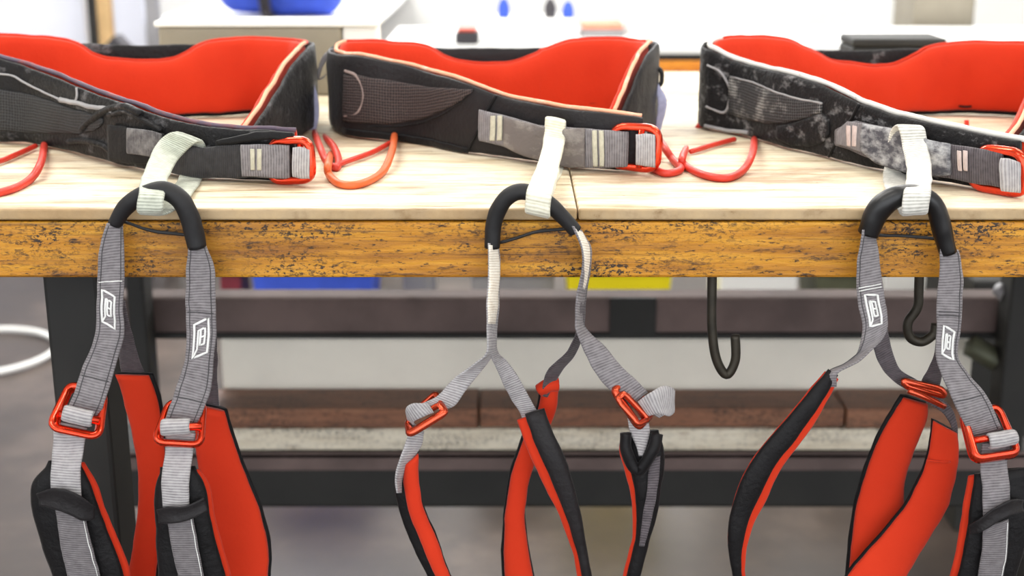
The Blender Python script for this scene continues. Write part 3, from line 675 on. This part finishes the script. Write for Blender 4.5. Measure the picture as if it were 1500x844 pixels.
for (cs, br, f, below, padw, kp) in (
    ([(102, 566, -.024), (152, 578, -.024), (144, 640, -.050), (76, 626, -.050)], [(88, 606, -.044), (146, 617, -.044)], [(92, 604, -.052), (136, 614, -.052)],
     [(80, 616, 128, 628, -.042), (77, 650, 124, 650, -.044), (75, 690, 118, 692, -.047), (75, 728, 120, 732, -.049)],
     [(79, 742, 122, 744, -.0495), (86, 785, 132, 788, -.051), (98, 838, 146, 842, -.051), (112, 900, 155, 900, -.047)],
     [(54, 722, 58, 740, -.052), (76, 716, 78, 746, -.056), (98, 718, 100, 754, -.058), (120, 728, 120, 762, -.056), (140, 742, 138, 760, -.050)]),
    ([(248, 592, -.024), (298, 592, -.024), (294, 652, -.050), (229, 648, -.050)], [(236, 626, -.044), (296, 625, -.044)], [(236, 626, -.052), (280, 625, -.052)],
     [(243, 632, 288, 634, -.042), (242, 660, 284, 660, -.044), (237, 700, 278, 702, -.047), (240, 744, 278, 744, -.049)],
     [(244, 758, 282, 756, -.0495), (250, 800, 290, 800, -.051), (262, 850, 300, 850, -.051), (272, 905, 306, 905, -.047)],
     [(231, 748, 233, 768, -.052), (252, 742, 254, 768, -.057), (276, 740, 278, 762, -.057), (298, 728, 304, 748, -.052)])):
    b = buckle(h1, PP(cs, 0), None, 'anod', .0032, 'leg_buckle', rad=.2, flat=1.7)
    tube('buckle_bar', PP(br, 0), .0034, 'anod', b, sub=1)
    fold(h1, P(*f[0]), P(*f[1]))
    up = lambda q: [tuple(v[:4]) + (v[4] - (.005 if v[1] > 680 else 0),) + tuple(v[5:]) for v in q]
    below, padw, kp = up(below), up(padw), up(kp)
    s_ = ribbon('leg_strap', below, 'web_light', h1, W=None)
    s2_ = ribbon('pad_webbing', padw, 'web_pad', h1, W=None); edge_stitch(s2_, 'thread', .85)
    keeper(h1, kp)
yr = T(462, 186)[1]
gear_loop(h1, [B1.P(65, 212, -.002), T(60, 238, .012), T(45, 262, .004), T(15, 278, .0035), T(-25, 284, .0035), T(-60, 270, .0035)], 'loop_red')
gear_loop(h1, [T(52, 214, .004), T(25, 226, .004), T(0, 236, .004), T(-40, 246, .004)], 'loop_red', .0026)
gear_loop(h1, [P(460, 192, yr), T(468, 214, .012), T(478, 236, .005), T(492, 246, .0035), T(496, 235, .0035), T(488, 214, .006), P(470, 196, yr)], 'loop_red')
sheet('rear_strap', *edges([(448, 112, 455, 108, yr - .012), (454, 128, 462, 128, yr - .016), (456, 150, 467, 152, yr - .02), (455, 178, 466, 180, yr - .02), (448, 196, 458, 202, yr - .016)], None, 6), .002, 'web_lav', h1, 0)
sheet('rear_strap', *edges([(410, 172, 418, 168, yr - .03), (424, 186, 430, 180, yr - .034), (438, 200, 444, 195, yr - .036)], None, 5), .002, 'web_lav', h1, 0)

# ================================================================== harness at the right
h3 = thing('climbing_harness', 'right climbing harness with chalk-scuffed black belt, white rim and white belay loop', 'climbing harness', (.37, .3, TH), 'climbing harnesses on the bench')
B3 = Belt([(1480, 252, 203), (1497, 238, 178), (1512, 224, 140), (1526, 208, 96), (1538, 194, 72), (1542, 186, 66), (1530, 178, 64), (1500, 172, 70, 63), (1426, 168, 70, 61), (1384, 168, 70, 63), (1348, 169, 70, 68), (1327, 170, 71, 80),
           (1302, 171, 72, 94), (1275, 172, 73, 96), (1249, 172, 74, 94), (1213, 173, 74, 89), (1178, 174, 73, 72), (1142, 175, 70, 57), (1100, 177, 66, 53), (1055, 180, 64, 55), (1033, 183, 62, 60),
           (1028, 187, 67), (1040, 192, 73), (1071, 196, 88), (1110, 206, 99), (1145, 217, 107), (1195, 228, 122), (1249, 242, 148), (1302, 253, 166), (1355, 265, 179), (1420, 276, 194), (1490, 288, 206)], 21)
sh3, pd3 = make_belt(h3, B3, 'black_chalk', 'chalk_lip', .0028)
belt_patch(B3, 'mesh_panel', [1068, 1090, 1120, 1150, 1180, 1204], [112, 116, 130, 138, 146, 152], [168, 174, 181, 180, 174, 166], .0010, 'mesh_chalk', sh3, .0026)
belt_patch(B3, 'reinforcement_patch', [1138, 1160, 1185, 1206, 1216], [184, 182, 172, 166, 180], [204, 214, 215, 210, 196], .0012, 'black_chalk', sh3, .003)
belt_line(B3, 'scuffed_seam', [(1036, 96), (1055, 106), (1068, 128), (1068, 150), (1060, 165), (1034, 155)], .001, .0014, 'seam_chalk', sh3)
belt_line(B3, 'scuffed_seam', [(1070, 112), (1110, 124), (1140, 136), (1180, 146), (1204, 152)], .0015, .0010, 'seam_chalk', sh3)
belt_line(B3, 'scuffed_seam', [(1032, 184), (1060, 190), (1095, 195)], .001, .0022, 'seam_chalk', sh3)
belt_line(B3, 'panel_seam', [(1258, 152), (1246, 176), (1230, 200), (1214, 230)], .001, .0016, 'black', sh3)
w3 = belt_patch(B3, 'tie_in_webbing', [1224, 1250, 1300, 1360, 1400, 1470], [190, 176, 186, 206, 212, 224], [214, 221, 242, 258, 264, 276], .0080, 'web_dark', h3, .003)
belt_patch(B3, 'tie_in_guard', [1262, 1285, 1320, 1360, 1392], [180, 184, 192, 204, 210], [222, 240, 252, 260, 258], .0105, 'guard_chalk', w3.o, .003)
belt_patch(B3, 'worn_tape', [1226, 1240, 1262], [192, 178, 180], [212, 216, 222], .0102, 'web', w3.o, .0015)
for x0, yy in ((1240, 184), (1402, 220)):
    for k in range(2): belt_patch(B3, 'bartack', [x0 + k * 9, x0 + 6 + k * 9], [yy, yy + 1], [yy + 30, yy + 31], .0116, 'bartack_pink', w3.o, .001, nx=4)
buckle(h3, [B3.P(1436, 216, .003), B3.P(1498, 224, .016), P(1502, 286, B3.P(1480, 270, .016)[1]), B3.P(1420, 272, .003)], None, 'anod', .0034, 'waist_buckle')
belt_patch(B3, 'webbing_tail', [1466, 1478, 1494], [232, 233, 238], [280, 282, 284], .0185, 'web_light', h3, .005, p=4)
belay('belay_loop', h3,
      [B3.P(1334, 186, .016), B3.P(1341, 214, .019), P(1347, 246, .06), P(1345, 274, -.022), P(1341, 298, -.036), P(1338, 313, -.028), T(1328, 298, .0035), T(1314, 276, .0035), B3.P(1312, 256, .004), B3.P(1322, 196, .004)],
      [V(.0118, 0, 0), V(.0112, 0, .001), V(.0108, 0, .001), V(.0108, 0, 0), V(.0105, 0, .001), V(.0105, 0, .001), V(.0105, 0, 0), V(.0105, 0, 0), V(.011, 0, 0), V(.0115, 0, 0)], 'loop_white')
sleeve(h3, [(1272, 342, -.014), (1281, 318, -.016), (1296, 298, -.019), (1320, 286, -.021), (1350, 286, -.021), (1370, 304, -.02), (1380, 335, -.018), (1389, 370, -.016)], [.0086, .0092, .0095, .0085, .0075, .0075, .008, .0072], 'rubber_gloss',
       cord=[(1286, 344, -.006), (1330, 346, -.004), (1376, 350, -.008)])
s3 = ribbon('leg_strap', [(1264, 336, 1281, 338, -.016, .5), (1257, 372, 1286, 366, -.018, .3), (1255, 410, 1291, 402, -.02), (1257, 445, 1296, 436, -.022), (1263, 482, 1300, 464, -.025), (1256, 516, 1296, 492, -.03, -.2), (1236, 534, 1262, 526, -.034, -.6), (1212, 546, 1230, 544, -.038, -.4), (1206, 566, 1226, 566, -.036, 0)], 'web', h3)
edge_stitch(s3, 'thread_grey', -.75)
logo(s3, .066, shear=.12, u0=.0, vs=1.1); stitches(s3, .046, 'thread', 2, .0025)
ribbon('inner_strap', [(1270, 440, 1296, 440, -.014, 0), (1274, 486, 1300, 476, -.01, 0), (1282, 520, 1306, 506, -.004, 0), (1296, 546, 1318, 540, .004, 0), (1320, 566, 1340, 556, .01, 0), (1344, 582, 1362, 570, .014, 0)], 'web_dark', h3, W=None)
s4 = ribbon('leg_strap', [(1378, 364, 1404, 366, -.018, .3), (1376, 400, 1410, 396, -.02, 0), (1373, 440, 1410, 440, -.022), (1372, 480, 1408, 482, -.024), (1370, 520, 1404, 522, -.027), (1380, 552, 1420, 548, -.032), (1398, 590, 1446, 580, -.040), (1412, 620, 1460, 608, -.041), (1420, 640, 1468, 628, -.038)], 'web', h3)
edge_stitch(s4, 'thread_grey', .75)
logo(s4, .078, shear=.25, u0=.0, vs=1.1); stitches(s4, .052, 'thread_grey', 2); stitches(s4, .128, 'thread_grey', 1)
ribbon('inner_strap', [(1372, 500, 1392, 500, -.014, 0), (1364, 530, 1386, 532, -.004, 0), (1352, 552, 1378, 556, .008, 0), (1344, 568, 1372, 574, .014, 0)], 'web_dark', h3, W=None)
ib = buckle(h3, PP([(1322, 558), (1378, 570), (1384, 580), (1330, 566)], .0), None, 'anod_dark', .0026, 'leg_buckle', rad=.2)
tube('buckle_frame', [P(1330, 572, -.006), P(1356, 582, -.008), P(1384, 596, -.006)], .0026, 'anod_dark', ib, sub=4)
ribbon('inner_strap', [(1346, 576, 1362, 572, .012, 0), (1360, 590, 1380, 584, .014, 0), (1382, 606, 1394, 598, .012, 0), (1394, 628, 1402, 622, .01, 0), (1396, 660, 1403, 660, .012, 0)], 'web_dark', h3, W=None)
# left leg loop
pad(h3, [(1210, 545, 1230, 556, -.032), (1180, 580, 1212, 592, -.034), (1144, 622, 1182, 640, -.036), (1110, 664, 1150, 684, -.038), (1082, 716, 1122, 736, -.04), (1067, 775, 1100, 784, -.04), (1074, 845, 1093, 846, -.038), (1096, 900, 1116, 890, -.03), (1140, 950, 1160, 925, -.015), (1200, 965, 1205, 935, 0)], 'black', 'red', -.05, .3, .006, front_name='outer_face')
pad(h3, [(1320, 580, 1358, 590, .026), (1298, 614, 1356, 612, .028), (1276, 660, 1338, 660, .03), (1258, 712, 1325, 705, .032), (1247, 765, 1322, 750, .034), (1241, 820, 1318, 800, .034), (1236, 880, 1300, 860, .03), (1215, 930, 1262, 925, .018), (1195, 945, 1212, 965, .002)], 'red', 'black', .035, .0, .007)
# right leg loop
pad(h3, [(1366, 615, 1402, 634, .008), (1362, 645, 1404, 660, .008), (1354, 680, 1402, 694, .008), (1336, 722, 1390, 738, .008), (1304, 768, 1366, 782, .008), (1262, 814, 1334, 836, .008), (1236, 850, 1310, 880, .004), (1230, 900, 1300, 930, 0), (1260, 960, 1320, 950, -.01), (1320, 1000, 1340, 965, -.02), (1370, 1005, 1365, 975, -.03)], 'red', 'black', .0, .035, .007)
tube('pad_seam', [P(1358, 674, .0005), P(1376, 677, -.0005), P(1392, 676, .0005)], .0009, 'redline' if 'redline' in M else 'red', h3, sub=4)
b = buckle(h3, PP([(1410, 606, -.030), (1462, 596, -.028), (1492, 664, -.050), (1428, 674, -.056)], 0), None, 'anod', .0032, 'leg_buckle', rad=.18, flat=1.7)
tube('buckle_bar', [P(1422, 646, -.046), P(1484, 636, -.044)], .0030, 'anod', b, sub=1)
fold(h3, P(1446, 648, -.052), P(1488, 640, -.050))
ribbon('leg_strap', [(1438, 650, 1480, 648, -.044, 0), (1436, 680, 1476, 678, -.046, 0), (1438, 715, 1478, 712, -.053, 0), (1440, 756, 1480, 750, -.055, 0)], 'web', h3, W=None)
pad(h3, [(1420, 700, 1500, 690, -.036), (1413, 740, 1508, 735, -.04), (1406, 790, 1500, 790, -.042), (1394, 850, 1482, 850, -.042), (1384, 910, 1460, 910, -.04), (1372, 965, 1420, 965, -.036), (1366, 1005, 1382, 985, -.032)], 'black', 'red', .07, -.03, .008, front_name='outer_face')
s5 = ribbon('pad_webbing', [(1440, 772, 1478, 760, -.055, 0), (1438, 805, 1476, 805, -.0565, 0), (1432, 850, 1468, 850, -.0565, 0), (1424, 905, 1456, 905, -.053, 0)], 'web_pad', h3, W=None); edge_stitch(s5, 'thread', .85)
keeper(h3, [(1418, 770, 1420, 784, -.053), (1436, 758, 1440, 778, -.061), (1458, 742, 1462, 764, -.062), (1480, 732, 1482, 754, -.061), (1500, 732, 1502, 750, -.054)])
yl = T(1028, 188)[1]
gear_loop(h3, [B3.P(1105, 204, -.002), T(1102, 226, .012), T(1088, 250, .004), T(1064, 261, .0035), T(1030, 256, .0035), T(1003, 242, .0035), T(1000, 230, .008), P(1012, 206, yl - .006), P(1026, 182, yl + .004)], 'loop_red')
gear_loop(h3, [T(1076, 204, .004), T(1046, 212, .004), T(1012, 222, .004)], 'loop_red', .0026)
gear_loop(h3, [P(1416, 176, T(1416, 192, .004)[1]), P(1416, 184, T(1416, 192, .004)[1]), T(1415, 191, .004)], 'loop_red', .0026)

inner_mark(B2, pd2, [(857, 150), (868, 151), (878, 150)], 'black', .0014)
inner_mark(B3, pd3, [(1404, 156), (1413, 157), (1423, 156)], 'black', .0014)
# ------------------------------------------------------------------ things further back
WOB = 0.0
GZ = TH
def plate(name, x0, y0, x1, y1, Y, d, mat, label, cat, group=None, bev=.004):
    return tag(pbox(name, x0, y0, x1, y1, Y, d, mat, None, bev), label, cat, group)
# taupe drawer box at the back of the bench
t = thing('storage_box', 'low taupe metal box with a white lid standing at the back of the workbench', 'box', (P(390, 150, .66)[0], .75, TH))
a = P(232, 60, .66); b = P(500, 60, .66); c = P(552, 60, .66)
zt = P(0, 40, .66)[2]
box('body', (a[0], .66, TH), (b[0], .72, zt), 'taupe', t, .004)
box('side_panel', (b[0] + .0005, .665, TH), (c[0], .72, zt), 'white', t, .004)
box('lid', (a[0] - .004, .655, zt + .0005), (c[0] + .004, .724, P(0, 31, .655)[2]), 'white', t, .003)
for k in range(2): box('handle', (a[0] + .05 + k * .1, .652, TH + .045), (a[0] + .09 + k * .1, .659, TH + .053), 'dark', t, .002)
t = thing('black_case', 'flat black case at the back of the workbench behind the right belt', 'case', (P(1320, 90, .82)[0], .85, TH))
a = P(1250, 57, .82); b = P(1388, 57, .82)
box('body', (a[0], .82, TH), (b[0], .90, a[2] - .012), 'steel_black', t, .003)
box('lid', (a[0], .82, a[2] - .0115), (b[0], .90, a[2]), 'steel_black', t, .003)
# second bench
Yr = 1.95
r0, r1 = P(560, 80, Yr)[0], P(1700, 80, Yr)[0]
rz = P(0, 66, Yr)[2]
rb = thing('workbench', 'rear workbench with orange front beam and white covered top', 'workbench', (r0 / 2 + r1 / 2, Yr + .22, 0))
box('top_board', (r0, Yr, rz - .02), (r1, Yr + .45, rz), 'white', rb, .003)
box('edge_strip', (r0, Yr + .004, rz - .034), (r1, Yr + .03, rz - .0205), 'steel_black', rb, .002)
box('edge_beam', (r0, Yr, P(0, 106, Yr)[2]), (r1, Yr + .04, rz - .0345), 'edge2', rb, .003)
for x in (r0 + .03, r1 - .1):
    for y in (Yr + .05, Yr + .36): box('leg', (x, y, 0), (x + .06, y + .06, rz - .0205), 'greyc', rb, .004)
def on_rear(name, x0, x1, ytop, ybot, mat, label, cat, d=.12, top=None, topm=None):
    # front-bottom edge rests on the rear bench top at picture line ybot
    r = ray((x0 + x1) / 2, ybot); k = (rz - CAM[2]) / r[2]; q = CAM + r * k; Y = max(q[1], Yr + .01)
    xa, xb = P(x0, ytop, Y)[0], P(x1, ytop, Y)[0]; zt_ = P(x0, ytop, Y)[2]
    t = thing(name, label, cat, ((xa + xb) / 2, Y + d / 2, rz))
    box('body', (xa, Y, rz), (xb, Y + d, zt_ - (top or 0)), mat, t, .006)
    if top: box('lid', (xa + .004, Y + .004, zt_ - top + .0003), (xb - .004, Y + d - .004, zt_), topm, t, .004)
    return t
on_rear('tool_box', 666, 701, 42, 66, 'dark', 'small dark box with a red lid on the rear bench behind the middle belt', 'box', .08, .008, 'redpl')
on_rear('tray', 705, 846, 31, 62, 'white', 'white low tray on the rear bench behind the middle belt', 'tray', .2, .01, 'white')
on_rear('tool_case', 850, 916, 34, 54, 'greyc', 'grey case under a salmon cloth on the rear bench', 'case', .12, .015, 'salmon')
on_rear('organizer', 918, 1052, -30, 50, 'white', 'white cabinet on the rear bench left of the right belt', 'cabinet', .14, .01, 'white')
tg = P(985, 10, Yr + .22)
knob = tube('knob', [V(P(1392, 58, Yr + .05)[0], Yr + .05, rz), P(1392, 44, Yr + .05)], [.006, .012, .009], 'white', None); tag(knob, 'small white knob standing on the rear bench right of the black case', 'knob')
for (x, y, m_, l) in ((738, 6, 'blue', 'small blue bottle standing on the white tray'), (806, 6, 'dark', 'small black bottle standing on the white tray'), (832, 10, 'blue', 'small violet-blue pot standing at the right end of the white tray')):
    Yq = Yr + .15
    tag(tube('bottle', [P(x, y + 22, Yq), P(x, y + 8, Yq), P(x, y, Yq), P(x, y - 8, Yq)], [.012, .014, .012, .006], m_, None, sub=3), l, 'bottle')
# column and panels
t = tag(box('pillar', (P(1338, 30, 2.45)[0], 2.45, 0), (P(1428, 30, 2.45)[0], 2.65, 2.99), 'taupe', None, .01), 'taupe square pillar behind the rear bench', 'pillar')
def standing(name, x0, x1, Y, d, top, mat, label, cat, group=None):
    return tag(box(name, (P(x0, 30, Y)[0], Y, 0), (P(x1, 30, Y)[0], Y + d, top), mat, None, .005), label, cat, group)
standing('panel', -140, 124, 3.2, .03, 2.0, 'lilac', 'wide lilac-white panel standing behind the left harness', 'panel')
standing('post', 128, 138, 3.12, .04, 2.2, 'steel_black', 'thin dark post beside the tan wooden post', 'post')
standing('post', 141, 162, 3.2, .05, 2.2, 'tan', 'tan wooden post between two lilac-white panels', 'post')
standing('panel', 166, 211, 3.2, .03, 2.0, 'lilac', 'narrow lilac-white panel right of the tan post', 'panel')
standing('post', 213, 231, 3.1, .05, 2.2, 'greyc', 'grey steel post right of the narrow lilac-white panel', 'post')
wa, wb_, wc = P(146, 75, 2.9), P(188, 75, 2.9), P(166, 53, 2.9)
wv_ = []
for yy in (2.9, 2.98): wv_ += [(wa[0], yy, 0), (wb_[0], yy, 0), (wb_[0], yy, wb_[2]), (wc[0], yy, wc[2]), (wa[0], yy, wa[2])]
stub = raw('post', wv_, [(4, 3, 2, 1, 0), (5, 6, 7, 8, 9), (0, 1, 6, 5), (1, 2, 7, 6), (2, 3, 8, 7), (3, 4, 9, 8), (4, 0, 5, 9)], 'dark', None, False)
tag(stub, 'short dark post with a pitched top in front of the tan post', 'post')
# blue bag on the wall shelf
sy = 3.2
sb = tag(box('wall_shelf', (P(225, 30, sy)[0], sy, P(0, 34, sy)[2]), (P(560, 30, sy)[0], YB - .001, P(0, 28, sy)[2]), 'white', None, .004), 'white shelf on the back wall carrying a blue bag', 'shelf')
bz = P(0, 28, sy)[2]
bag = thing('duffel_bag', 'blue duffel bag with a dark strap lying on the white shelf', 'bag', (P(410, 20, sy + .1)[0], sy + .2, bz))
x0, x1 = P(322, 20, sy + .1)[0], P(500, 20, sy + .1)[0]
tube('body', [V(x0, sy + .13, bz + .112), V(x0 + .03, sy + .13, bz + .112), V((x0 + x1) / 2, sy + .13, bz + .122), V(x1 - .03, sy + .13, bz + .112), V(x1, sy + .13, bz + .112)], [.04, .10, .125, .11, .04], 'blue', bag, k=16)
xs = P(396, 20, sy + .1)[0]
tube('strap', rounded([V(xs, sy - .004, bz + .002), V(xs, sy - .004, bz + .26), V(xs, sy + .265, bz + .26), V(xs, sy + .265, bz + .002)], .35), .018, 'dark', bag, closed=True, k=8, raw_pts=True)

# ------------------------------------------------------------------ things on the floor behind the bench
def floor_box(name, x0, x1, ytop, Y, d, mat, label, cat, lid=None, taper=.03, ztop=None):
    xa, xb = P(x0, ytop, Y)[0], P(x1, ytop, Y)[0]; zt_ = P(x0, ytop, Y)[2] if ztop is None else ztop
    t = thing(name, label, cat, ((xa + xb) / 2, Y + d / 2, 0))
    v = []
    for z, e in ((0.001, taper), (zt_, 0), (zt_ - .0, -.0)):
        v += [(xa + e, Y + e, z), (xb - e, Y + e, z), (xb - e, Y + d - e, z), (xa + e, Y + d - e, z)]
    raw('body', v[:8], [(3, 2, 1, 0), (4, 5, 6, 7), (0, 1, 5, 4), (1, 2, 6, 5), (2, 3, 7, 6), (3, 0, 4, 7)], mat, t, False)
    box('rim', (xa - .01, Y - .01, zt_ + .0005), (xb + .01, Y + d + .01, zt_ + .02), lid or mat, t, .005)
    return t
floor_box('tub', 830, 985, 395, 1.75, .25, 'yellow', 'yellow plastic tub on the floor under the middle of the bench', 'tub')
floor_box('crate', 368, 545, 395, 1.75, .25, 'blue', 'blue crate on the floor behind the bench', 'crate')
floor_box('box', 1058, 1168, 395, 1.75, .2, 'white', 'white box on the floor behind the thin hook', 'box', None, 0)
floor_box('box', 1300, 1420, 392, 1.75, .2, 'white', 'white box on the floor behind the curled hook', 'box', None, 0)
floor_box('box', 690, 812, 400, 1.8, .2, 'greyc', 'grey box on the floor left of the yellow tub', 'box', None, 0)
floor_box('bin', 1195, 1274, 398, 1.8, .2, 'steel_green', 'dull olive bin on the floor between two white boxes', 'bin')
floor_box('can', 322, 352, 400, 1.8, .1, 'maroon', 'narrow maroon can on the floor left of the blue crate', 'can', None, 0)
floor_box('cabinet', 1432, 1640, 425, 1.25, .3, 'steel_black', 'added black box standing in for the dark void behind the right end of the bench', 'cabinet', None, 0)  # added backdrop: its black body stands in for the dark void here
# white hose coil on the floor at the left
def FL(px, py, z=.012):
    r = ray(px, py); k = (z - CAM[2]) / r[2]; return CAM + r * k
c0 = FL(-30, 515)
ringp = [c0 + V(.19 * math.cos(a_), .19 * math.sin(a_), 0) for a_ in np.linspace(0, 2 * math.pi, 25)[:-1]]
tag(tube('hose', ringp, .008, 'white', None, closed=True, sub=3), 'white hose ring lying on the concrete floor at left', 'hose')
